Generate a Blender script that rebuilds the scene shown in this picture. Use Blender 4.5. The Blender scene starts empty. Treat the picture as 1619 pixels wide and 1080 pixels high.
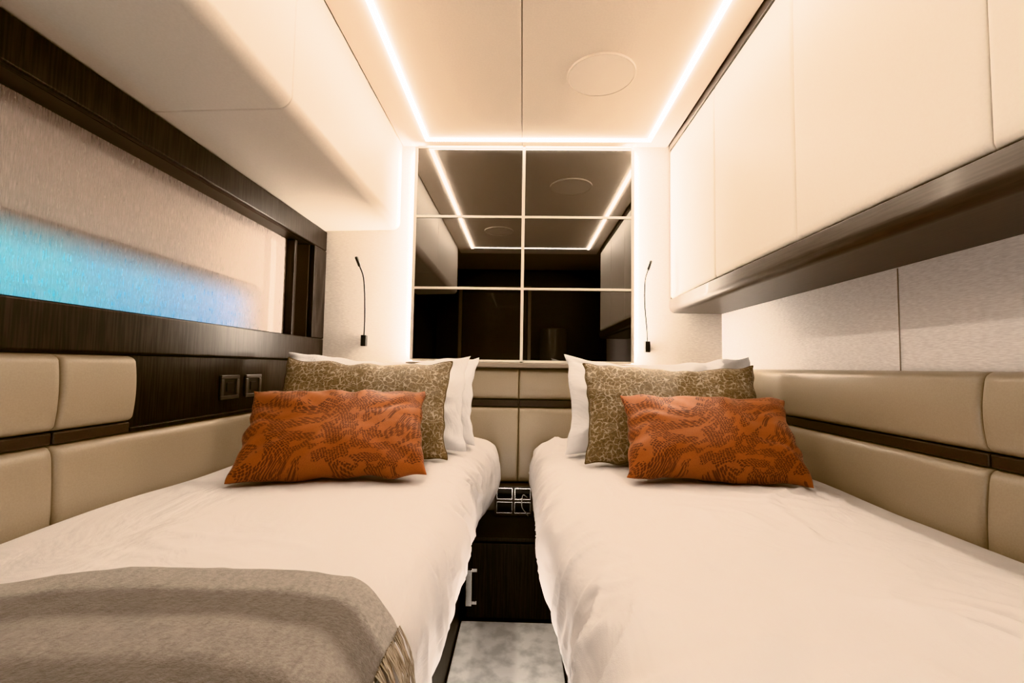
import bpy, math, random
from mathutils import Vector, Matrix, noise, Euler
random.seed(7)
scene=bpy.context.scene
col=scene.collection
try:
    scene.view_settings.view_transform='Khronos PBR Neutral'
    scene.view_settings.exposure=0.40
except Exception as ex: print('VT',ex)
for lk in ('Medium High Contrast','None'):
    try:
        scene.view_settings.look=lk; break
    except Exception as ex: print('LOOK',ex)

# ------------------------------------------------------------------ materials
def new_mat(name):
    m=bpy.data.materials.new(name); m.use_nodes=True
    nt=m.node_tree; b=nt.nodes['Principled BSDF']
    return m,nt,b
def setp(b,color=None,rough=.5,metal=0,sheen=0,coat=0,spec=.5):
    if color: b.inputs['Base Color'].default_value=(*color,1)
    b.inputs['Roughness'].default_value=rough
    b.inputs['Metallic'].default_value=metal
    b.inputs['Sheen Weight'].default_value=sheen
    b.inputs['Coat Weight'].default_value=coat
    b.inputs['Specular IOR Level'].default_value=spec
def tex_coord(nt,scale=(1,1,1),rot=(0,0,0)):
    tc=nt.nodes.new('ShaderNodeTexCoord'); mp=nt.nodes.new('ShaderNodeMapping')
    mp.inputs['Scale'].default_value=scale; mp.inputs['Rotation'].default_value=rot
    nt.links.new(tc.outputs['Object'],mp.inputs['Vector']); return mp.outputs['Vector']
def add_noise(nt,vec,scale,detail=3,rough=.5,dist=0):
    n=nt.nodes.new('ShaderNodeTexNoise'); n.inputs['Scale'].default_value=scale
    n.inputs['Detail'].default_value=detail; n.inputs['Roughness'].default_value=rough
    n.inputs['Distortion'].default_value=dist
    nt.links.new(vec,n.inputs['Vector']); return n.outputs['Fac']
def ramp(nt,fac,stops,interp='LINEAR'):
    r=nt.nodes.new('ShaderNodeValToRGB'); e=r.color_ramp.elements; r.color_ramp.interpolation=interp
    while len(e)<len(stops): e.new(.5)
    for i,(p,c) in enumerate(stops):
        e[i].position=p; e[i].color=(*c,1)
    nt.links.new(fac,r.inputs['Fac']); return r.outputs['Color']
def bump(nt,b,h,strength=.2,dist=.002):
    bp=nt.nodes.new('ShaderNodeBump'); bp.inputs['Strength'].default_value=strength
    bp.inputs['Distance'].default_value=dist
    nt.links.new(h,bp.inputs['Height']); nt.links.new(bp.outputs['Normal'],b.inputs['Normal'])
def math_n(nt,op,a,b_=None,c=None):
    n=nt.nodes.new('ShaderNodeMath'); n.operation=op
    for i,v in enumerate((a,b_,c)):
        if v is None: continue
        if isinstance(v,(int,float)): n.inputs[i].default_value=v
        else: nt.links.new(v,n.inputs[i])
    return n.outputs[0]
def clampn(nt,v):
    c=nt.nodes.new('ShaderNodeClamp'); nt.links.new(v,c.inputs[0]); return c.outputs[0]
def mixc(nt,f,a,b_):
    n=nt.nodes.new('ShaderNodeMix'); n.data_type='RGBA'
    nt.links.new(f,n.inputs[0])
    for k,v in ((6,a),(7,b_)):
        if isinstance(v,tuple): n.inputs[k].default_value=(*v,1)
        else: nt.links.new(v,n.inputs[k])
    return n.outputs[2]
def flat_xz(nt,vec,sx,sz,rot=0):
    s=nt.nodes.new('ShaderNodeSeparateXYZ'); nt.links.new(vec,s.inputs[0])
    c,sn=math.cos(rot),math.sin(rot)
    a=math_n(nt,'ADD',math_n(nt,'MULTIPLY',s.outputs['X'],c),math_n(nt,'MULTIPLY',s.outputs['Z'],sn))
    b2=math_n(nt,'ADD',math_n(nt,'MULTIPLY',s.outputs['X'],-sn),math_n(nt,'MULTIPLY',s.outputs['Z'],c))
    cb=nt.nodes.new('ShaderNodeCombineXYZ')
    nt.links.new(math_n(nt,'MULTIPLY',a,sx),cb.inputs[0]); nt.links.new(math_n(nt,'MULTIPLY',b2,sz),cb.inputs[1])
    return cb.outputs[0]
def plain(name,color,rough=.5,metal=0,**k):
    m,nt,b=new_mat(name); setp(b,color,rough,metal,**k)
    v=tex_coord(nt); n=add_noise(nt,v,40,3); bump(nt,b,n,.03,.001)
    return m
def textured(name,c1,c2,scale,nscale,rough=.6,metal=0,bs=.2,bd=.002,detail=4,lo=.35,hi=.65,**k):
    m,nt,b=new_mat(name); setp(b,c1,rough,metal,**k)
    v=tex_coord(nt,scale); n=add_noise(nt,v,nscale,detail)
    nt.links.new(ramp(nt,n,[(lo,c1),(hi,c2)]),b.inputs['Base Color']); bump(nt,b,n,bs,bd)
    return m
M={}
M['leather']=textured('taupe_leather',(.355,.31,.245),(.38,.332,.263),(1,1,1),260,.34,bs=.05,bd=.0005)
M['leather_dark']=textured('dark_leather_piping',(.030,.024,.020),(.042,.033,.027),(1,1,1),200,.4,bs=.1,bd=.001)
M['soffit']=textured('cream_leather',(.80,.735,.66),(.83,.765,.69),(1,1,1),180,.5,bs=.10,bd=.0008)
M['ceil']=textured('ceiling_lining',(.76,.68,.60),(.79,.71,.625),(1,1,1),150,.6,bs=.05,bd=.0008)
M['door']=textured('cabinet_cream_leather',(.79,.74,.675),(.82,.77,.705),(1,1,1),200,.45,bs=.10,bd=.0008)
M['wallfab']=textured('woven_wall_fabric',(.72,.695,.695),(.87,.85,.85),(1,4,40),15,.8,bs=.25,bd=.0015,lo=.35,hi=.65)
M['wallfab_back']=textured('woven_wall_fabric_back',(.66,.61,.565),(.80,.755,.705),(4,1,36),15,.8,bs=.25,bd=.0015,lo=.35,hi=.65)
M['wood']=textured('dark_stained_wood',(.003,.0028,.0027),(.021,.018,.017),(38,38,1.5),5,.36,bs=.2,bd=.001,spec=.25,lo=.42,hi=.60)
M['wood_grey']=textured('grey_brown_satin_wood',(.036,.030,.027),(.050,.042,.037),(45,2,45),5,.36,bs=.05,bd=.0006,coat=.1,lo=.4,hi=.6)
M['floor']=textured('dark_floor',(.02,.017,.015),(.035,.03,.026),(20,2,20),5,.3)
M['rug']=textured('silky_grey_rug',(.68,.69,.67),(.97,.97,.95),(1,1,1),16,.32,bs=.4,bd=.003,detail=9,lo=.36,hi=.56,sheen=.4)
M['black']=plain('black_metal',(.012,.011,.010),.35)
M['gap']=plain('ceiling_recess',(.30,.25,.21),.7)
M['chrome']=plain('brushed_chrome',(.72,.71,.70),.22,1)
M['champ']=plain('champagne_metal',(.80,.75,.68),.3,.3)
M['sill']=plain('grey_sill',(.30,.26,.22),.4)
M['socket']=plain('socket_dark_insert',(.02,.02,.02),.3)
M['socketframe']=plain('socket_brushed_frame',(.16,.155,.15),.32,.8)
M['cable']=plain('white_cable',(.8,.8,.78),.4)
M['speaker']=textured('speaker_grille',(.82,.745,.665),(.86,.78,.70),(1,1,1),600,.7,bs=.2,bd=.0006)
M['frontwall']=plain('dark_lacquer',(.014,.013,.013),.35)
def bedding(name,c):
    m,nt,b=new_mat(name); setp(b,c,.75,sheen=.12,spec=.3)
    v=tex_coord(nt,(1,.5,1)); n=add_noise(nt,v,6,4,.5,1.2); w=add_noise(nt,tex_coord(nt),700,1)
    bump(nt,b,math_n(nt,'MULTIPLY_ADD',w,.02,n),.42,.04); return m
M['duvet']=bedding('white_cotton_duvet',(.745,.72,.715))
M['pillow']=bedding('white_cotton_pillowcase',(.80,.795,.805))
# copper jacquard
m,nt,b=new_mat('copper_jacquard'); setp(b,(.4,.1,.02),.5,sheen=.15,spec=.35)
v=tex_coord(nt)
nz=nt.nodes.new('ShaderNodeTexNoise'); nz.inputs['Scale'].default_value=7; nz.inputs['Detail'].default_value=0; nt.links.new(v,nz.inputs['Vector'])
vm=nt.nodes.new('ShaderNodeVectorMath'); vm.operation='MULTIPLY_ADD'; vm.inputs[1].default_value=(.13,.0,.13)
nt.links.new(nz.outputs['Color'],vm.inputs[0]); nt.links.new(v,vm.inputs[2])
vo=nt.nodes.new('ShaderNodeTexVoronoi'); vo.voronoi_dimensions='2D'; vo.inputs['Scale'].default_value=1; vo.inputs['Randomness'].default_value=.4
nt.links.new(flat_xz(nt,vm.outputs[0],112,225,.55),vo.inputs['Vector'])
dots=math_n(nt,'LESS_THAN',vo.outputs['Distance'],.42)
nm=nt.nodes.new('ShaderNodeTexNoise'); nm.noise_dimensions='2D'; nm.inputs['Scale'].default_value=1; nm.inputs['Detail'].default_value=2
nt.links.new(flat_xz(nt,vm.outputs[0],19,34,.55),nm.inputs['Vector'])
mask=math_n(nt,'GREATER_THAN',nm.outputs['Fac'],.45)
pat=math_n(nt,'MULTIPLY',dots,mask)
weave=add_noise(nt,tex_coord(nt,(1,1,3)),420,1)
orc=ramp(nt,weave,[(.35,(.245,.080,.026)),(.65,(.315,.108,.036))])
nt.links.new(mixc(nt,pat,orc,(.110,.036,.019)),b.inputs['Base Color'])
nt.links.new(math_n(nt,'MULTIPLY_ADD',pat,.15,.43),b.inputs['Roughness'])
bump(nt,b,math_n(nt,'MULTIPLY_ADD',weave,.5,pat),.25,.0008); M['orange']=m
# taupe-gold brocade
m,nt,b=new_mat('olive_brocade'); setp(b,(.2,.15,.07),.40,sheen=.15)
v=tex_coord(nt)
nz=nt.nodes.new('ShaderNodeTexNoise'); nz.inputs['Scale'].default_value=30; nz.inputs['Detail'].default_value=4; nt.links.new(v,nz.inputs['Vector'])
vm=nt.nodes.new('ShaderNodeVectorMath'); vm.operation='MULTIPLY_ADD'; vm.inputs[1].default_value=(.05,.0,.05)
nt.links.new(nz.outputs['Color'],vm.inputs[0]); nt.links.new(v,vm.inputs[2])
vo=nt.nodes.new('ShaderNodeTexVoronoi'); vo.voronoi_dimensions='2D'; vo.feature='DISTANCE_TO_EDGE'; vo.inputs['Scale'].default_value=1
nt.links.new(flat_xz(nt,vm.outputs[0],56,62,0),vo.inputs['Vector'])
br=add_noise(nt,v,45,4,.65)
ln=clampn(nt,math_n(nt,'MULTIPLY_ADD',math_n(nt,'MULTIPLY_ADD',br,-.60,vo.outputs['Distance']),-7,-1.2))
fine=add_noise(nt,v,150,3,.7)
base=ramp(nt,fine,[(.36,(.105,.076,.042)),(.62,(.205,.153,.090))])
nt.links.new(mixc(nt,ln,base,(.40,.345,.265)),b.inputs['Base Color']); bump(nt,b,ln,.25,.002); M['olive']=m
M['piping']=plain('brown_piping',(.12,.085,.045),.6)
# throw
m,nt,b=new_mat('grey_wool_throw'); setp(b,(.3,.26,.22),.95,sheen=.4,spec=.1)
tc=nt.nodes.new('ShaderNodeTexCoord')
sp=nt.nodes.new('ShaderNodeSeparateXYZ'); nt.links.new(tc.outputs['UV'],sp.inputs[0])
LI=(.37,.345,.315); DK=(.17,.153,.14); MD=(.31,.285,.26)
tx=tex_coord(nt,(1,1,1)); nf=add_noise(nt,tx,170,5,.75); nl=add_noise(nt,tex_coord(nt,(3,1,3)),40,4,.6)
vv=math_n(nt,'ADD',sp.outputs['Y'],math_n(nt,'MULTIPLY_ADD',nf,.05,-.025))
colr=ramp(nt,vv,[(0,DK),(.51,DK),(.56,MD),(.68,MD),(.72,DK),(.83,DK),(.87,LI),(1,LI)])
sm=math_n(nt,'MULTIPLY_ADD',nl,.35,math_n(nt,'MULTIPLY',nf,.65))
mxr=nt.nodes.new('ShaderNodeMix'); mxr.data_type='RGBA'; mxr.blend_type='MULTIPLY'; mxr.inputs[0].default_value=.8
nt.links.new(colr,mxr.inputs[6]); nt.links.new(ramp(nt,sm,[(.38,(.72,.72,.72)),(.62,(1.25,1.25,1.25))]),mxr.inputs[7])
nt.links.new(mxr.outputs[2],b.inputs['Base Color']); bump(nt,b,sm,1.0,.004); M['throw']=m
M['fringe']=textured('wool_fringe',(.30,.245,.19),(.62,.55,.46),(1,60,1),3,.9,bs=.05)
m,nt,b=new_mat('smoked_mirror'); setp(b,(.20,.20,.20),.012,1); M['mirror']=m
def emis(name,c,s):
    m=bpy.data.materials.new(name); m.use_nodes=True; nt=m.node_tree
    nt.nodes.clear(); o=nt.nodes.new('ShaderNodeOutputMaterial'); e=nt.nodes.new('ShaderNodeEmission')
    e.inputs[0].default_value=(*c,1); e.inputs[1].default_value=s; nt.links.new(e.outputs[0],o.inputs[0]); return m
LEDC=(1,.85,.71)
M['led']=emis('warm_white_led',LEDC,44)
M['led_wall']=emis('warm_white_wall_led',LEDC,190)
m=bpy.data.materials.new('blue_lit_glass'); m.use_nodes=True; nt=m.node_tree; nt.nodes.clear()
o=nt.nodes.new('ShaderNodeOutputMaterial'); e=nt.nodes.new('ShaderNodeEmission')
tc=nt.nodes.new('ShaderNodeTexCoord'); sp=nt.nodes.new('ShaderNodeSeparateXYZ'); nt.links.new(tc.outputs['Object'],sp.inputs[0])
n=add_noise(nt,tex_coord(nt,(1,1,.3)),7,2)
yy_=math_n(nt,'MULTIPLY_ADD',sp.outputs['Y'],.5,.5)
yy_=math_n(nt,'ADD',yy_,math_n(nt,'MULTIPLY_ADD',n,.24,-.12))
nt.links.new(ramp(nt,yy_,[(.0,(.0,.37,.42)),(.45,(.0,.35,.45)),(.66,(.0,.26,.44)),(.82,(.0,.20,.40)),(1.0,(.07,.19,.34))]),e.inputs[0])
fz=clampn(nt,math_n(nt,'MULTIPLY_ADD',sp.outputs['Z'],-12,2.55))
fy=clampn(nt,math_n(nt,'MULTIPLY_ADD',sp.outputs['Y'],-4.5,4.3))
nt.links.new(math_n(nt,'MULTIPLY',math_n(nt,'MULTIPLY',fz,fy),2.1),e.inputs[1]); nt.links.new(e.outputs[0],o.inputs[0]); M['blueglass']=m  # daylight glow put in as emission, fading towards the top and far end
m,nt,b=new_mat('sheer_blind'); setp(b,(.66,.55,.50),.9)
v=tex_coord(nt,(1,40,3)); n=add_noise(nt,v,10,4)
nt.links.new(ramp(nt,n,[(.3,(.55,.48,.45)),(.7,(.67,.595,.555))]),b.inputs['Base Color'])
tr=nt.nodes.new('ShaderNodeBsdfTransparent'); mx=nt.nodes.new('ShaderNodeMixShader')
nt.links.new(ramp(nt,n,[(.3,(.66,.66,.66)),(.7,(.56,.56,.56))]),mx.inputs[0])
out=nt.nodes['Material Output']; nt.links.new(b.outputs[0],mx.inputs[1]); nt.links.new(tr.outputs[0],mx.inputs[2]); nt.links.new(mx.outputs[0],out.inputs[0])
M['blind']=m

# ------------------------------------------------------------------ helpers
def mk(name,verts,faces,mat,parent=None,smooth=False,origin=None,uvs=None):
    if origin is None:
        xs=[v[0] for v in verts]; ys=[v[1] for v in verts]; zs=[v[2] for v in verts]
        origin=((min(xs)+max(xs))/2,(min(ys)+max(ys))/2,min(zs))
    O=Vector(origin)
    me=bpy.data.meshes.new(name); me.from_pydata([tuple(Vector(v)-O) for v in verts],[],faces); me.validate()
    if uvs:
        l=me.uv_layers.new(name='UVMap')
        for lp in me.loops: l.data[lp.index].uv=uvs[lp.vertex_index]
    me.materials.append(mat)
    if smooth:
        for p in me.polygons: p.use_smooth=True
    ob=bpy.data.objects.new(name,me); col.objects.link(ob); ob.location=O
    import bmesh
    bm=bmesh.new(); bm.from_mesh(me); bmesh.ops.recalc_face_normals(bm,faces=bm.faces); bm.to_mesh(me); bm.free()
    if parent: ob.parent=parent; ob.location=O-parent.location
    return ob
def bev(ob,w=.003,seg=3):
    md=ob.modifiers.new('bevel','BEVEL'); md.width=w; md.segments=seg; md.limit_method='ANGLE'; md.angle_limit=math.radians(40)
    return ob
def box(name,x,y,z,mat,parent=None,b=.003,seg=3):
    vs=[(x[i],y[j],z[k]) for i in (0,1) for j in (0,1) for k in (0,1)]
    fs=[(0,1,3,2),(4,6,7,5),(0,4,5,1),(2,3,7,6),(0,2,6,4),(1,5,7,3)]
    o=mk(name,vs,fs,mat,parent)
    if b: bev(o,b,seg)
    return o
def empty(name,loc):
    e=bpy.data.objects.new(name,None); e.empty_display_size=.1; col.objects.link(e); e.location=loc; return e
def tag(o,label=None,cat=None,group=None,kind=None):
    if label: o['label']=label
    if cat: o['category']=cat
    if group: o['group']=group
    if kind: o['kind']=kind
    return o
def extr_y(name,prof,y0,y1,mat,parent=None,b=.003,smooth=True):
    n=len(prof); vs=[(p[0],y0,p[1]) for p in prof]+[(p[0],y1,p[1]) for p in prof]
    fs=[(i,(i+1)%n,n+(i+1)%n,n+i) for i in range(n)]+[tuple(range(n)),tuple(range(2*n-1,n-1,-1))]
    o=mk(name,vs,fs,mat,parent)
    if b: bev(o,b,3)
    if smooth:
        for p in o.data.polygons: p.use_smooth=True
        try:
            md=o.modifiers.new('wn','WEIGHTED_NORMAL'); md.keep_sharp=True
        except Exception: pass
    return o
def tube(name,pts,r,mat,parent=None,seg=10,taper=None):
    pts=[Vector(p) for p in pts]; vs=[];fs=[]
    for i,p in enumerate(pts):
        d=(pts[min(i+1,len(pts)-1)]-pts[max(i-1,0)]).normalized()
        a=Vector((0,1,0)) if abs(d.y)<.9 else Vector((1,0,0))
        u=d.cross(a).normalized(); w=d.cross(u)
        rr=r if taper is None else r*taper(i/(len(pts)-1))
        for k in range(seg):
            t=2*math.pi*k/seg; vs.append(tuple(p+u*math.cos(t)*rr+w*math.sin(t)*rr))
    for i in range(len(pts)-1):
        for k in range(seg):
            fs.append((i*seg+k,i*seg+(k+1)%seg,(i+1)*seg+(k+1)%seg,(i+1)*seg+k))
    fs.append(tuple(range(seg))); fs.append(tuple(range((len(pts)-1)*seg,len(pts)*seg)))
    return mk(name,vs,fs,mat,parent,True)
def spline(ps,n=12):
    out=[]; P=[Vector(p) for p in ps]; P=[P[0]*2-P[1]]+P+[P[-1]*2-P[-2]]
    for i in range(1,len(P)-2):
        for k in range(n):
            t=k/n; a,b2,c,d=P[i-1],P[i],P[i+1],P[i+2]
            out.append(.5*((2*b2)+(c-a)*t+(2*a-5*b2+4*c-d)*t*t+(3*b2-a-3*c+d)*t**3))
    out.append(P[-2]); return out
def padded(name,plane,base,a,z,t,bulge,mat,parent,nu=34,nv=22,r=.022,ru=None):
    ru=ru or r
    vs=[];fs=[]
    L=a[1]-a[0]; H=z[1]-z[0]
    def grid(c,Lc):
        out=[]
        for i in range(c+1):
            f=i/c; f=.5-.5*math.cos(math.pi*f); f=.5-.5*math.cos(math.pi*f) if Lc>.4 else f
            out.append(f)
        return out
    gu=grid(nu,L); gv=grid(nv,H)
    for f in gu:
        for g in gv:
            du=min(f,1-f)*L; dv=min(g,1-g)*H
            def rd(d,R): 
                e=min(1,d/R); return math.sqrt(max(0,1-(1-e)**2))
            h=t*(.25+.75*rd(dv,r))*(.55+.45*rd(du,ru)) + bulge*math.sin(math.pi*g)**.8*min(1,.8+.2*rd(du,ru))
            A=a[0]+f*L; Z=z[0]+g*H
            if plane=='L': vs.append((base+h,A,Z))
            elif plane=='R': vs.append((base-h,A,Z))
            else: vs.append((A,base-h,Z))
    m=nv+1
    for i in range(nu):
        for j in range(nv): fs.append((i*m+j,(i+1)*m+j,(i+1)*m+j+1,i*m+j+1))
    rim=[i*m for i in range(nu+1)]+[nu*m+j for j in range(1,m)]+[i*m+nv for i in range(nu-1,-1,-1)]+[j for j in range(nv-1,0,-1)]
    k0=len(vs)
    for q in rim:
        v=vs[q]; vs.append((base,v[1],v[2]) if plane!='B' else (v[0],base,v[2]))
    n=len(rim)
    for i in range(n): fs.append((rim[i],rim[(i+1)%n],k0+(i+1)%n,k0+i))
    fs.append(tuple(range(k0,k0+n)))
    return mk(name,vs,fs,mat,parent,True)

XL,XR,YB,YF,ZC=-1.08,1.04,2.40,-.95,2.284
# ------------------------------------------------------------------ shell
tag(box('floor',(XL-.2,XR+.2),(YF-.1,YB+.1),(-.08,0),M['floor'],b=0),'dark wooden cabin floor between the beds',None,None,'structure')
tag(box('ceiling',(XL-.2,XR+.2),(YF-.1,YB+.1),(2.32,2.40),M['gap'],b=0),'dark recess above the ceiling panels',None,None,'structure')
tag(box('ceiling',(-.661,-.0195),(.0,2.398),(ZC,2.318),M['ceil'],b=.002),'cream lined ceiling panel',None,None,'structure')
tag(box('ceiling',(-.0165,.757),(.0,2.398),(ZC,2.318),M['ceil'],b=.002),'cream lined ceiling panel with round speaker',None,None,'structure')
tag(box('wall_back',(XL-.2,XR+.2),(YB,YB+.1),(0,2.32),M['wallfab_back'],b=0),'cream woven fabric wall behind the bed heads',None,None,'structure')
tag(box('wall_right',(XR,XR+.1),(YF,YB),(0,2.32),M['wallfab'],b=0),'cream woven fabric wall beside the bed',None,None,'structure')
tag(box('wall_front',(XL-.2,XR+.2),(YF-.1,YF),(0,2.32),M['frontwall'],b=0),'dark lacquered wall facing the bed feet',None,None,'structure')
tag(box('trim_1',(XR-.002,XR-.0002),(1.2785,1.281),(1.10,1.39),M['sill'],b=0),'thin seam in the fabric wall',None,None,'structure')
WZ0,WZ1,WY1=1.232,1.702,2.13
vsd=empty('wall_left',(XL-.05,.7,0)); tag(vsd,'hull side wall around the long window',None,None,'structure')
box('wall_lower_section',(XL-.15,XL-.004),(YF,YB),(0,WZ0-.002),M['frontwall'],vsd,b=0)
box('wall_upper_section',(XL-.15,XL-.004),(YF,YB),(WZ1+.002,2.32),M['frontwall'],vsd,b=0)
box('wall_end_section',(XL-.15,XL-.004),(WY1+.135,YB),(WZ0,WZ1),M['frontwall'],vsd,b=0)
box('wall_front_section',(XL-.15,XL-.004),(YF,.15),(WZ0,WZ1),M['frontwall'],vsd,b=0)
d=empty('door_1',(-.35,YF+.02,0)); tag(d,'dark lacquered cabin door',None,None,'structure')
box('door_leaf',(-.75,.05),(YF+.002,YF+.035),(.02,2.02),M['wood_grey'],d)
box('door_frame',(-.80,-.76),(YF+.002,YF+.045),(0,2.06),M['sill'],d)
box('door_frame',(.06,.10),(YF+.002,YF+.045),(0,2.06),M['sill'],d)
box('door_frame',(-.80,.10),(YF+.002,YF+.045),(2.062,2.10),M['sill'],d)
tube('door_handle',[(-.05,YF+.035,1.0),(-.05,YF+.08,1.0),(-.16,YF+.08,1.0)],.009,M['chrome'],d)
# ------------------------------------------------------------------ window
w=empty('window_1',(XL,1.2,WZ0)); tag(w,'long hull window with dark wooden frame',None,None,'structure')
box('window_frame_bottom_rail',(XL-.002,XL+.022),(.15,2.398),(1.118,WZ0),M['wood'],w,b=.006)
box('window_frame_top_rail',(XL-.002,XL+.022),(.15,2.398),(WZ1,1.808),M['wood'],w,b=.006)
box('window_frame_post',(XL-.002,XL+.022),(WY1+.13,2.398),(WZ0+.001,WZ1-.001),M['wood'],w,b=.004)
box('window_reveal',(XL-.13,XL-.004),(WY1+.122,WY1+.13),(WZ0+.001,WZ1-.001),M['wood_grey'],w,b=0)
box('window_guide_channel',(XL-.10,XL-.03),(WY1+.03,WY1+.055),(WZ0+.001,WZ1-.001),M['wood'],w,b=.003)
def rr(y0,y1,z0,z1,r,n=10):
    o=[]
    for cy,cz,a0 in((y1-r,z1-r,0),(y0+r,z1-r,90),(y0+r,z0+r,180),(y1-r,z0+r,270)):
        for k in range(n+1):
            a=math.radians(a0+90*k/n); o.append((cy+r*math.cos(a),cz+r*math.sin(a)))
    return o
P=rr(.16,2.11,WZ0+.005,1.455,.10); n=len(P)
mk('window_glass',[(XL-.135,p[0],p[1]) for p in P]+[(XL-.142,p[0],p[1]) for p in P],
   [tuple(range(n)),tuple(range(2*n-1,n-1,-1))]+[(i,(i+1)%n,n+(i+1)%n,n+i) for i in range(n)],M['blueglass'],w)
box('window_backing',(XL-.2,XL-.15),(.14,2.3),(WZ0-.02,WZ1+.02),M['ceil'],w,b=0)
bl=empty('roller_blind',(XL-.07,1.1,WZ0)); tag(bl,'sheer beige roller blind lowered over the hull window','blind')
box('blind_fabric',(XL-.071,XL-.069),(.16,WY1+.027),(WZ0+.006,WZ1-.001),M['blind'],bl,b=0)
box('bottom_bar',(XL-.076,XL-.064),(.16,WY1+.027),(WZ0+.001,WZ0+.007),M['wood_grey'],bl,b=.001)

# ------------------------------------------------------------------ overhead locker (left)
SX,SZ=-.665,1.812
prof=[(XL+.002,SZ)]
r=.038; zi=1.822
for k in range(13):
    a=math.radians(-88+88*k/12); prof.append((SX-r+r*math.cos(a),zi+r+r*math.sin(a)))
prof+=[(SX,2.285),(SX-.01,2.315),(XL+.002,2.315)]
ol=empty('overhead_locker',(-.87,1.3,SZ)); tag(ol,'cream leather-wrapped overhead locker with rounded lower edge above window','overhead locker')
extr_y('locker_panel',prof,.18,1.243,M['soffit'],ol,b=.004)
extr_y('locker_panel',prof,1.245,2.396,M['soffit'],ol,b=.004)

# ------------------------------------------------------------------ overhead cabinet (right)
CX=.768
oc=empty('overhead_cabinet',(.9,1.3,1.39)); tag(oc,'long wall cabinet with cream leather doors and dark satin wood body','cabinet')
r=.032
prof=[(XR-.002,2.30),(XR-.002,1.392)]
for k in range(9):
    a=math.radians(270-90*k/8); prof.append((CX-.004+r+r*math.cos(a),1.392+r+r*math.sin(a)))
prof+=[(CX-.004,1.462),(CX+.02,1.462),(CX+.02,2.255),(CX-.004,2.255),(CX-.004,2.30)]
extr_y('cabinet_body',prof,.18,2.392,M['wood_grey'],oc,b=.002)
ys=[2.372,1.82,1.285,.75,.2]
for i in range(4):
    dd=padded('cabinet_door','R',CX+.019,(ys[i+1]+.001,ys[i]-.001),(1.466,2.250),.023,.0,M['door'],oc,r=.010,ru=.010)
box('cabinet_end_trim',(CX-.004,CX+.02),(2.374,2.392),(1.463,2.254),M['wood_grey'],oc,b=.002)

# ------------------------------------------------------------------ upholstered wall panels
XLp,XRp,YBp=XL+.001,XR-.001,YB-.001
LE=1.212
hl=empty('upholstered_wall_panel',(XLp,1.2,.66)); tag(hl,'taupe leather padding on the hull side wall under the window','wall panel')
padded('upper_cushion','L',XLp,(.2,1.0085),(.938,1.113),.038,.009,M['leather'],hl,ru=.012,r=.016)
padded('upper_cushion','L',XLp,(1.0095,LE),(.938,1.113),.038,.009,M['leather'],hl,ru=.009,r=.016)
padded('lower_cushion','L',XLp,(.2,1.0085),(.60,.908),.035,.012,M['leather'],hl,ru=.012)
padded('lower_cushion','L',XLp,(1.0095,2.345),(.60,.908),.035,.012,M['leather'],hl,ru=.012)
box('leather_band',(XLp,XL+.030),(.2,1.008),(.909,.937),M['leather_dark'],hl,b=.004)
box('leather_band',(XLp,XL+.030),(1.012,LE),(.909,.937),M['leather_dark'],hl,b=.004)
hr=empty('upholstered_wall_panel',(XRp,1.2,.66)); tag(hr,'taupe leather padding on the fabric wall beside the bed','wall panel')
for k,(a0,a1) in enumerate(((.2,1.0195),(1.0205,2.345))):
    padded('upper_cushion','R',XRp,(a0,a1),(.930,1.106),.036,.012,M['leather'],hr,ru=.012,r=.018)
    padded('lower_cushion','R',XRp,(a0,a1),(.60,.898),.035,.012,M['leather'],hr,ru=.012)
    box('leather_band',(XR-.030,XRp),(a0+.001,a1-.001),(.899,.929),M['leather_dark'],hr,b=.004)
hb=empty('upholstered_headboard',(0,YBp,.5)); tag(hb,'taupe leather padded headboard with dark band behind both beds','headboard')
for (a0,a1) in ((XL+.06,-.0155),(-.0145,XR-.055)):
    padded('upper_cushion','B',YBp,(a0,a1),(.932,1.092),.035,.012,M['leather'],hb,ru=.006)
    padded('lower_cushion','B',YBp,(a0,a1),(.51,.894),.035,.012,M['leather'],hb,ru=.006)
    box('leather_band',(a0+.001,a1-.001),(YB-.034,YBp),(.895,.931),M['leather_dark'],hb,b=.004)
tag(box('trim_2',(-.60,.585),(YB-.07,YB-.001),(1.096,1.120),M['sill'],b=.004),'slim grey sill under the mirror',None,None,'structure')
sb=empty('socket_board',(XL,1.8,.915)); tag(sb,'dark wood board with two sockets between window and bed','socket panel')
box('wood_panel',(XL-.003,XL+.006),(LE+.003,2.39),(.915,1.116),M['wood'],sb,b=.002)
box('bottom_ledge',(XL+.006,XL+.030),(LE+.003,2.345),(.909,.921),M['wood'],sb,b=.003)
def socket(y):
    s=empty('wall_socket',(XL+.006,y,1.01)); tag(s,'square brushed metal socket with dark insert','socket','sockets on the dark board')
    hw,hh=.052,.044; x0=XL+.0065; x1=XL+.015
    for yy,zz in (((y-hw,y+hw),(1.01+hh-.014,1.01+hh)),((y-hw,y+hw),(1.01-hh,1.01-hh+.014)),((y-hw,y-hw+.016),(1.01-hh+.0142,1.01+hh-.0142)),((y+hw-.016,y+hw),(1.01-hh+.0142,1.01+hh-.0142))):
        box('socket_frame',(x0,x1),yy,zz,M['socketframe'],s,b=.0025)
    box('socket_insert',(x0,x0+.003),(y-hw+.016,y+hw-.016),(1.01-hh+.014,1.01+hh-.014),M['socket'],s,b=0)
    box('socket_rocker',(x0+.003,x0+.006),(y-.018,y+.018),(1.01-.016,1.01+.016),M['socket'],s,b=.001)
socket(1.655); socket(1.80)

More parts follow.
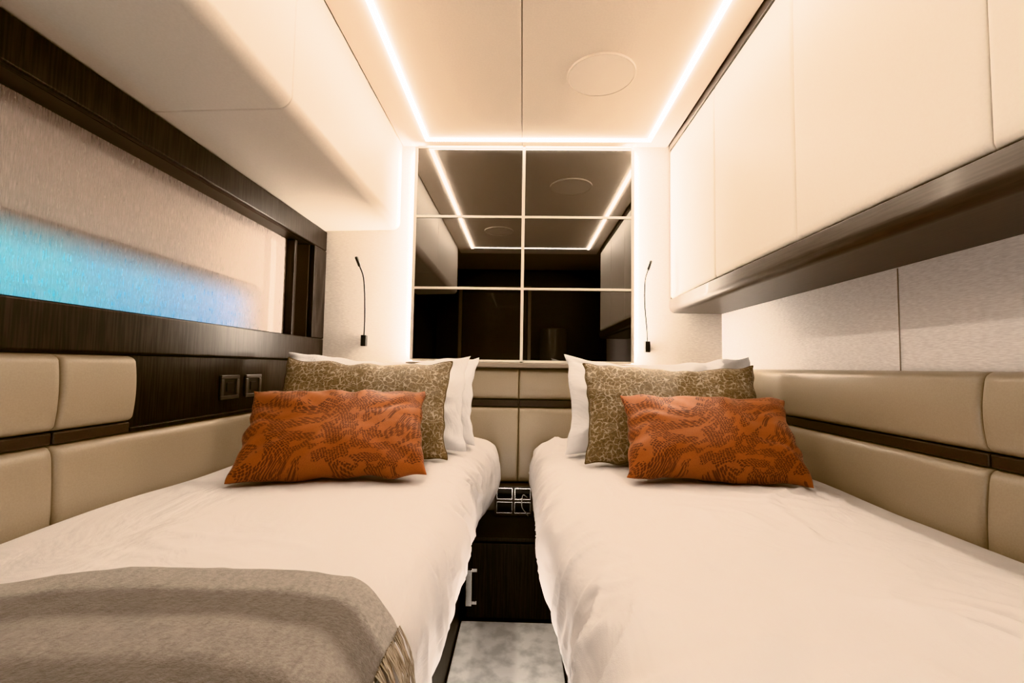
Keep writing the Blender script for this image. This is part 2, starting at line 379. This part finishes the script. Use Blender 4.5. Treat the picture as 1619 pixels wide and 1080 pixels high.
# ------------------------------------------------------------------ mirror
mr=empty('wall_mirror',(0,YB-.02,1.125)); tag(mr,'smoked six-pane wall mirror with slim pale frame','mirror')
mx0,mx1,mz0,mz1=-.578,.566,1.128,2.262
xs=[mx0,-.006,mx1]; zs=[mz0,1.506,1.886,mz1]
box('mirror_backing',(mx0+.02,mx1-.02),(YB-.032,YB-.002),(mz0+.01,mz1-.005),M['wood'],mr,b=0)
for i in range(2):
    for j in range(3):
        box('mirror_pane',(xs[i]+.006,xs[i+1]-.006),(YB-.040,YB-.033),(zs[j]+.006,zs[j+1]-.006),M['mirror'],mr,b=.002)
fw=.0075
for k,xx in enumerate(xs): 
    box('frame_upright',(xx-fw,xx+fw),(YB-.046,YB-.0335),(mz0,mz1),M['champ'],mr,b=.001)
for k,zz in enumerate(zs):
    for i in range(2):
        box('frame_crossbar',(xs[i]+fw,xs[i+1]-fw),(YB-.045,YB-.0335),(zz-fw*.8,zz+fw*.8),M['champ'],mr,b=.001)

# ------------------------------------------------------------------ LED lights
ll=empty('led_ceiling_light',(.06,1.27,ZC)); tag(ll,'rectangular loop of warm white LED strip set in ceiling','light')
lx0,lx1,ly0,ly1,lw=-.513,.640,.22,2.325,.0105
z0,z1=ZC-.008,ZC-.0002
box('led_strip',(lx0-lw,lx0+lw),(ly0,ly1),(z0,z1),M['led'],ll,b=0)
box('led_strip',(lx1-lw,lx1+lw),(ly0,ly1),(z0,z1),M['led'],ll,b=0)
box('led_strip',(lx0+lw,lx1-lw),(ly1-2*lw,ly1),(z0,z1),M['led'],ll,b=0)
box('led_strip',(lx0+lw,lx1-lw),(ly0,ly0+1.4*lw),(z0+.005,z1),M['led'],ll,b=0)
for xx in (mx0+.004,mx1-.004):
    s=box('led_wall_light',(xx-.004,xx+.004),(YB-.032,YB-.004),(mz0+.01,mz1-.01),M['led_wall'],b=0)
    tag(s,'upright LED strip glowing from behind the mirror edge','light','mirror edge lights')
def speaker(x,y,r):
    s=empty('ceiling_speaker',(x,y,ZC)); tag(s,'round cream flush ceiling speaker','speaker','ceiling speakers')
    def disc(name,rr,z0,z1,mat,hole=0):
        N=64; vs=[];fs=[]
        if hole:
            for rad,z in((rr,z1),(rr,z0+.001),(rr-.001,z0),(hole,z0),(hole,z1)):
                for k in range(N): a=2*math.pi*k/N; vs.append((x+rad*math.cos(a),y+rad*math.sin(a),z))
            for q in range(4):
                for k in range(N): fs.append((q*N+k,q*N+(k+1)%N,(q+1)*N+(k+1)%N,(q+1)*N+k))
            for k in range(N): fs.append((4*N+k,4*N+(k+1)%N,(k+1)%N,k))
        else:
            for z in(z0,z1):
                for k in range(N): a=2*math.pi*k/N; vs.append((x+rr*math.cos(a),y+rr*math.sin(a),z))
            fs=[tuple(range(N)),tuple(range(2*N-1,N-1,-1))]+[(k,(k+1)%N,N+(k+1)%N,N+k) for k in range(N)]
        mk(name,vs,fs,mat,s)
    disc('speaker_rim',r,ZC-.009,ZC-.0003,M['ceil'],r-.006)
    disc('speaker_grille',r-.0065,ZC-.007,ZC-.0003,M['speaker'])
speaker(.302,1.79,.137); speaker(-.22,.80,.125)

# ------------------------------------------------------------------ reading lamps
def lamp(pts,bx,bz,label):
    y=YB
    e=empty('reading_lamp',(bx,y,bz)); tag(e,label,'reading lamp','bedside reading lamps')
    box('wall_mount',(bx-.014,bx+.014),(y-.028,y-.001),(bz-.028,bz+.03),M['black'],e,b=.003)
    P=spline([(px,y-dy,pz) for px,dy,pz in pts],10)
    tube('flexible_arm',P,.0046,M['black'],e,10)
    a=P[-1]; b2=P[-4]; d=(a-b2).normalized()
    tube('lamp_head',[a-d*.004,a,a+d*.012,a+d*.045,a+d*.05],.009,M['black'],e,14,lambda t:.7 if t<.1 or t>.95 else 1)
lamp([(-.836,.014,1.250),(-.829,.03,1.32),(-.826,.045,1.40),(-.828,.05,1.48),(-.836,.055,1.56),(-.856,.06,1.615)],-.836,1.225,'black gooseneck reading lamp on the wall beside mirror')
lamp([(.647,.014,1.240),(.641,.03,1.30),(.630,.045,1.38),(.624,.05,1.47),(.627,.055,1.56),(.640,.06,1.61)],.647,1.214,'black gooseneck reading lamp on the wall beside cabinet')

# ------------------------------------------------------------------ beds
BY0,BY1,ZT=.22,2.325,.748
def sstep(a,b,x):
    t=max(0,min(1,(x-a)/(b-a))); return t*t*(3-2*t)
class Bed:
    def __init__(s,xw,sg,Wf,seed): s.xw=xw; s.sg=sg; s.Wf=Wf; s.seed=seed
    def inset(s,y):
        r=.10; d=min(y-BY0,BY1-y)
        if d>=r: return 0
        e=max(0,d/r); return r*(1-math.sqrt(max(0,1-(1-e)**2)))
    def raw(s,y,q):
        W=s.Wf(y); ins=s.inset(y); zt=ZT-ins*.8; W=W-ins*.6
        r0=.05; r=.12; rz=.13
        if q<0:
            a=-q*math.pi/2; t=r0-r0*math.sin(a); z=zt-r0+r0*math.cos(a); n=(-math.sin(a),math.cos(a))
        elif q<=1:
            t=r0+q*(W-r-r0); z=zt+.018*math.sin(math.pi*q); n=(0,1)
        elif q<=2:
            a=(q-1)*math.pi/2; t=W-r+r*math.sin(a); z=zt-rz+rz*math.cos(a); n=(math.sin(a),math.cos(a))
        else:
            f=q-2; zb=.42; z=(zt-rz)*(1-f)+zb*f; t=W-.05*f*f+.008*math.sin(math.pi*f); n=(1,0)
        return t,z,n
    def pt(s,y,q,off=0):
        t,z,n=s.raw(y,q); p=Vector((t*1.0,y,z*1.5)); sd=s.seed
        d=.012*noise.noise(p*2.6+Vector((sd,0,0)))
        calm=1-.88*(1-sstep(.74,.95,y)) if s.sg>0 else 1   # folds calm down under the throw
        c,sn=math.cos(.9 if s.sg>0 else .7),math.sin(.9 if s.sg>0 else .7)
        ua=(t*c+y*sn); ub=(-t*sn+y*c)
        wn=noise.noise(Vector((ua*9+1.6*noise.noise(p*3),ub*2.2,sd+3)))
        gate=sstep(-.25,.30,noise.noise(p*1.8+Vector((0,sd,0))))*sstep(0,.12,q)*calm
        d+=.0120*gate*(1-min(1,abs(wn)*3.6))**1.7
        wn3=noise.noise(Vector((ub*12+1.2*noise.noise(p*4+Vector((5,0,0))),ua*2.8,sd+9)))
        d+=.0070*gate*(1-min(1,abs(wn3)*4))**1.8
        wn2=noise.noise(Vector((t*5+2,y*14+noise.noise(p*5)*1.2,z*4+sd)))
        k=sstep(.85,1.7,q)*calm
        d+=.012*k*(1-min(1,abs(wn2)*2.6))**1.5
        if q>2: d*=1-.6*(q-2)
        if q<0: d*=max(0,1+q)
        d+=off
        t+=n[0]*d; z+=n[1]*d
        return Vector((s.xw+s.sg*t,y,z))
    def top(s,x,y):
        y=max(BY0+.001,min(BY1-.001,y)); t=(x-s.xw)*s.sg; W=s.Wf(y)
        q=(t-.05)/(W-.12-.05)
        if q>1: 
            a=math.asin(max(0,min(1,(t-(W-.12))/.12))); q=1+a/(math.pi/2)
        return s.pt(y,max(0,min(1.9,q))).z
    def build(s,e):
        qs=[-1+i/6 for i in range(6)]+[i/120 for i in range(120)]+[1+i/24 for i in range(24)]+[2+i/20 for i in range(21)]
        NY=280; vs=[];fs=[]
        yy=[BY0+(BY1-BY0)*i/NY for i in range(NY+1)]
        ext=[BY0+.1*(1-math.cos(math.pi/2*k/8)) for k in range(8)]; ext2=[BY1-.1*(1-math.cos(math.pi/2*k/8)) for k in range(8)]
        yy=sorted(set(ext+ext2+[v for v in yy if BY0+.1<=v<=BY1-.1]))
        m=len(qs)+2
        for y in yy:
            pts=[s.pt(y,q) for q in qs]
            W=s.Wf(y)
            pts.append(Vector((s.xw+s.sg*(W-.09-s.inset(y)*.6),y,.405))); 
            pts.insert(0,Vector((s.xw,y,.405)))
            vs+= [tuple(p) for p in pts]
        for i in range(len(yy)-1):
            for j in range(m): fs.append((i*m+j,i*m+(j+1)%m,(i+1)*m+(j+1)%m,(i+1)*m+j))
        fs.append(tuple(range(m))); L=(len(yy)-1)*m; fs.append(tuple(range(L+m-1,L-1,-1)))
        return mk('duvet',vs,fs,M['duvet'],e,True)
LW=-1.028; RW=.988
WL=lambda y: (-LW)-.160+.045*sstep(1.85,2.25,y)
WR=lambda y: RW-.100+.040*sstep(.8,1.35,y)
bedL=Bed(LW,1,WL,1.3); bedR=Bed(RW,-1,WR,8.7)
for bd,lab,x0,x1 in ((bedL,'single bed with white duvet and grey throw, under window',LW,-.25),(bedR,'single bed with smooth white duvet beside fabric wall',.17,RW)):
    e=empty('single_bed',((x0+x1)/2,1.27,0)); tag(e,lab,'bed','twin beds')
    bd.build(e)
    box('bed_base',(x0,x1),(BY0+.06,BY1),(0.0,.403),M['wood'],e,b=.006)
    xa,xb=(x0+.01,x1+.035) if x0<0 else (x0-.035,x1-.01)
    box('platform_edge',(xa,xb),(BY0+.05,1.96),(.365,.4035),M['wood_grey'],e,b=.006)

# throw blanket
def yfar(t):
    x=LW+t
    ks=[(-1.05,.585),(-.78,.650),(-.56,.720),(-.36,.757),(-.27,.750),(-.16,.69),(-.1,.65)]
    for (a,fa),(b2,fb) in zip(ks,ks[1:]):
        if a<=x<=b2: 
            f=sstep(0,1,(x-a)/(b2-a))*.4+.6*(x-a)/(b2-a); return fa+(fb-fa)*f
    return ks[0][1] if x<ks[0][0] else ks[-1][1]
QE=1.58
qs=[.03+i*(0.97/90) for i in range(90)]+[1+i*((QE-1)/24) for i in range(25)]
NB=90; vs=[];uvs=[];fs=[]
for q in qs:
    t,_,_=bedL.raw(.7,q); yf=yfar(t)+.003*math.sin(t*17)+.003*noise.noise(Vector((t*30,0,2)))
    for j in range(NB+1):
        g=j/NB; y=.29+(yf-.29)*g
        dist=(yf-y); hem=min(1,dist/.02); 
        off=.007+.008*math.sqrt(max(0,1-(1-hem)**2))
        wv=noise.noise(Vector((t*4,(y-yf)*6,4.4)))
        off+=.006*max(0,wv+.15)*hem
        vs.append(tuple(bedL.pt(y,q,off))); uvs.append((q/2,1-(yf-y)/.5))
m=NB+1
for i in range(len(qs)-1):
    for j in range(NB): fs.append((i*m+j,(i+1)*m+j,(i+1)*m+j+1,i*m+j+1))
tb=empty('throw_blanket',(-.6,.5,.75)); tag(tb,'grey-brown striped wool throw with fringe laid across bed','blanket')
bf=mk('blanket_cloth',vs,fs,M['throw'],tb,True,uvs=uvs)
sd=bf.modifiers.new('solid','SOLIDIFY'); sd.thickness=.005; sd.offset=-1
vs=[];fs=[]
y=.30
while y<.70:
    q=QE; path=[]; tuft=math.floor(y/.012)*.012+.006
    dy=random.uniform(-.006,.006)-.022+ (tuft-y)*.9; ln=random.uniform(.50,.70); ph=random.uniform(0,6); ph2=tuft*900
    for k in range(9):
        f=k/8; qq=q-.03+f*ln
        path.append(bedL.pt(y+dy*f+.006*f*math.sin(ph2+f*4)+.0015*math.sin(ph+f*7),qq,.015+.003*math.sin(ph2*2+f*5)+random.uniform(0,.003)))
    rr_=random.uniform(.0006,.0012); k0=len(vs)
    for i,p in enumerate(path):
        d=(path[min(i+1,8)]-path[max(i-1,0)]).normalized(); u=d.cross(Vector((0,1,.2))).normalized(); w_=d.cross(u)
        for k in range(5):
            a=2*math.pi*k/5; vs.append(tuple(p+(u*math.cos(a)+w_*math.sin(a))*rr_*(1-.5*i/8)))
    for i in range(8):
        for k in range(5): fs.append((k0+i*5+k,k0+i*5+(k+1)%5,k0+(i+1)*5+(k+1)%5,k0+(i+1)*5+k))
    y+=random.uniform(.0006,.0014)
fr=mk('fringe',vs,fs,M['fringe'],tb,True); tag(fr,'cream and brown twisted wool fringe',kind='stuff')

# ------------------------------------------------------------------ cushions
def cushion(name,w,h,t,loc,tilt,yaw,mat,label,cat,group,seed,bed,k=.07,wr=.004,piping=None,pw=.42,roll=0,sag=0):
    N=52; vs=[];fs=[];idx={}
    def pos(u,v,sd):
        x=w/2*u*(1-k*(1-v*v)); z=h/2*v*(1-k*1.3*(1-u*u))
        th=t/2*(max(0,(1-u**2)*(1-v**2)))**pw
        th*=1-.15*v
        if v>0: z-=sag*v*(1-u*u)*(.6+.4*math.cos(u*2+seed))
        p=Vector((u*w*4,v*h*4,seed+sd*3))
        dn=wr*noise.noise(p*1.3)*2
        a=math.atan2(v,u); rad=math.sqrt(u*u+v*v)
        dn+=wr*1.5*noise.noise(Vector((math.cos(a)*5,math.sin(a)*5,seed+rad*.8+sd)))*min(1,rad)
        edge=min(1,(1-max(abs(u),abs(v)))*6)
        x+=.005*noise.noise(Vector((v*4,seed,u)))*2; z+=.007*noise.noise(Vector((u*4,seed+5,v)))*2
        return (x, sd*(th+dn*edge), z+h/2)
    for sd in (-1,1):
        for i in range(N+1):
            for j in range(N+1):
                u=math.sin(math.pi/2*(2*i/N-1)); v=math.sin(math.pi/2*(2*j/N-1))
                bd=i in(0,N) or j in(0,N)
                if sd==1 and bd: idx[(sd,i,j)]=idx[(-1,i,j)]; continue
                idx[(sd,i,j)]=len(vs); vs.append(pos(u,v,sd))
        for i in range(N):
            for j in range(N): fs.append(tuple(idx[(sd,a,b)] for a,b in((i,j),(i+1,j),(i+1,j+1),(i,j+1))))
    MW=Matrix.Translation(loc)@Euler((-math.radians(tilt),math.radians(roll),math.radians(yaw))).to_matrix().to_4x4()
    MI=MW.inverted(); out=[]
    for v_ in vs:
        p=MW@Vector(v_); zt=bed.top(p.x,p.y)+.0025
        if p.z<zt: p.z=zt
        out.append(tuple(MI@p))
    vs=out
    ob=mk(name,vs,fs,mat,None,True,origin=(0,0,0))
    tag(ob,label,cat,group)
    if piping:
        ring=[(i,0) for i in range(N)]+[(N,j) for j in range(N)]+[(i,N) for i in range(N,0,-1)]+[(0,j) for j in range(N,0,-1)]
        P=[Vector(vs[idx[(-1,a,b)]]) for a,b in ring]; n=len(P); pv=[];pf=[]; S=6
        for i,p in enumerate(P):
            d=(P[(i+1)%n]-P[i-1]).normalized(); u=Vector((0,1,0)); w_=d.cross(u).normalized()
            for q in range(S): a=2*math.pi*q/S; pv.append(tuple(p+(u*math.cos(a)+w_*math.sin(a))*.003))
        for i in range(n):
            for q in range(S): pf.append((i*S+q,i*S+(q+1)%S,((i+1)%n)*S+(q+1)%S,((i+1)%n)*S+q))
        mk('piping',pv,pf,piping,ob,True,origin=(0,0,0))
    ob.rotation_euler=(-math.radians(tilt),math.radians(roll),math.radians(yaw)); ob.location=loc
    return ob
g='scatter cushions'; gp='bed pillows'
cushion('cushion',.535,.32,.155,(-.535,1.295,.776),43,15,M['orange'],'copper orange patterned lumbar cushion on bed under window','cushion',g,1.1,bedL,k=.06,pw=.45,wr=.006)
cushion('cushion',.515,.305,.155,(.568,1.350,.776),40,-8,M['orange'],'copper orange patterned lumbar cushion on bed beside fabric wall','cushion',g,2.7,bedR,k=.06,pw=.45,wr=.006)
cushion('cushion',.625,.370,.16,(-.575,1.60,.770),21,3,M['olive'],'olive brocade cushion on bed under window','cushion',g,3.3,bedL,piping=M['piping'],k=.06,sag=.014,pw=.46)
cushion('cushion',.625,.370,.16,(.537,1.60,.770),21,-3,M['olive'],'olive brocade cushion on bed beside fabric wall','cushion',g,4.9,bedR,piping=M['piping'],k=.06,sag=.014,pw=.46)
cushion('pillow',.76,.40,.15,(-.592,1.785,.765),17,2,M['pillow'],'white cotton pillow leaning behind patterned cushion','pillow',gp,5.2,bedL,wr=.009,sag=.03)
cushion('pillow',.75,.385,.14,(-.570,1.965,.765),14,1,M['pillow'],'white cotton pillow leaning against headboard','pillow',gp,6.8,bedL,wr=.009,sag=.02)
cushion('pillow',.76,.405,.15,(.550,1.790,.765),17,-2,M['pillow'],'white cotton pillow leaning behind patterned cushion','pillow',gp,7.4,bedR,wr=.009,sag=.03)
cushion('pillow',.75,.385,.14,(.585,1.975,.765),14,-1,M['pillow'],'white cotton pillow leaning against headboard','pillow',gp,8.1,bedR,wr=.009,sag=.02)

# ------------------------------------------------------------------ nightstand + rug
ns=empty('nightstand',(-.04,2.2,0)); tag(ns,'low dark wood nightstand with open cubbies between beds','nightstand')
box('cabinet_body',(-.235,.155),(2.04,2.395),(0,.345),M['wood'],ns,b=.004)
box('cabinet_front',(-.228,.148),(2.022,2.039),(.02,.335),M['wood'],ns,b=.003)
box('cabinet_top',(-.240,.160),(2.015,2.395),(.346,.362),M['wood'],ns,b=.003)
box('cubby_back',(-.125,.060),(2.375,2.395),(.363,.508),M['frontwall'],ns,b=0)
for z in (.363,.431,.499): 
    box('cubby_shelf',(-.119,.052),(2.305,2.374),(z,z+.008),M['wood_grey'],ns,b=.001)
for x in (-.127,-.038,.052):
    box('cubby_divider',(x,x+.008),(2.303,2.374),(.363,.508),M['wood_grey'],ns,b=.001)
for z in (.372,.440):
    for (x0,x1) in ((-.118,-.039),(-.029,.051)):
        for (a,b2,c,d2) in ((x0,x1,z,z+.005),(x0,x1,z+.053,z+.058),(x0,x0+.004,z+.0055,z+.0525),(x1-.004,x1,z+.0055,z+.0525)):
            box('cubby_metal_frame',(a,b2),(2.310,2.320),(c,d2),M['chrome'],ns,b=.001)
hd=box('drawer_handle',(-.228,-.200),(1.985,2.0),(.085,.235),M['chrome'],ns,b=.003)
box('drawer_handle_mount',(-.224,-.180),(2.000,2.0215),(.085,.10),M['chrome'],ns,b=.002)
box('drawer_handle_mount',(-.224,-.180),(2.000,2.0215),(.22,.235),M['chrome'],ns,b=.002)
cb=tube('charging_cable',spline([(.035,2.30,.455),(.012,2.285,.47),(.008,2.27,.42),(.03,2.28,.385),(.040,2.295,.366)],8),.0022,M['cable'],None,8)
tag(cb,'thin white charging cable hanging at the nightstand cubbies','cable')
tag(box('rug',(-.245,.165),(-.6,2.01),(.0005,.014),M['rug'],b=.004),'silky mottled pale grey rug strip between beds','rug')
N=40; cx,cy,rad=.36,-.62,.16; vs=[];fs=[]
for z in (0,1.54,1.55):
    R=rad if z<1.55 else rad-.008
    for k in range(N): a=2*math.pi*k/N; vs.append((cx+R*math.cos(a),cy+R*math.sin(a),z))
for q in range(2):
    for k in range(N): fs.append((q*N+k,q*N+(k+1)%N,(q+1)*N+(k+1)%N,(q+1)*N+k))
fs+= [tuple(range(N)),tuple(range(2*N,3*N))]
tag(mk('column_cabinet',vs,fs,plain('grey_lacquer',(.11,.105,.10),.25),None,True),'dark lacquered round column cabinet near the door','cabinet')

# ------------------------------------------------------------------ world, light, camera
w=bpy.data.worlds.new('World'); scene.world=w; w.use_nodes=True
w.node_tree.nodes['Background'].inputs[0].default_value=(1,.9,.8,1); w.node_tree.nodes['Background'].inputs[1].default_value=.05
def fill_light(name,loc,e,r):
    l=bpy.data.lights.new(name,'POINT'); l.energy=e; l.shadow_soft_size=r; l.color=(1,.88,.78)
    lo=bpy.data.objects.new(name,l); lo.location=loc; col.objects.link(lo)
fill_light('rear_fill',(0.05,-.35,.80),12,.2)     # unseen fill light added low behind the viewer to brighten the ceiling
fill_light('aisle_fill',(-.045,1.2,.30),3.6,.05)   # fill light added low between the beds to brighten the rug
cam=bpy.data.cameras.new('camera'); cam.lens=16.05; cam.sensor_width=36; cam.clip_start=.01
co=bpy.data.objects.new('camera',cam); col.objects.link(co)
R=Matrix.Rotation(math.radians(1.33),4,'Z')@Matrix.Rotation(math.radians(90+3.18),4,'X')@Matrix.Rotation(math.radians(.9),4,'Z')
co.matrix_world=Matrix.Translation((0,0,1.1))@R
scene.camera=co
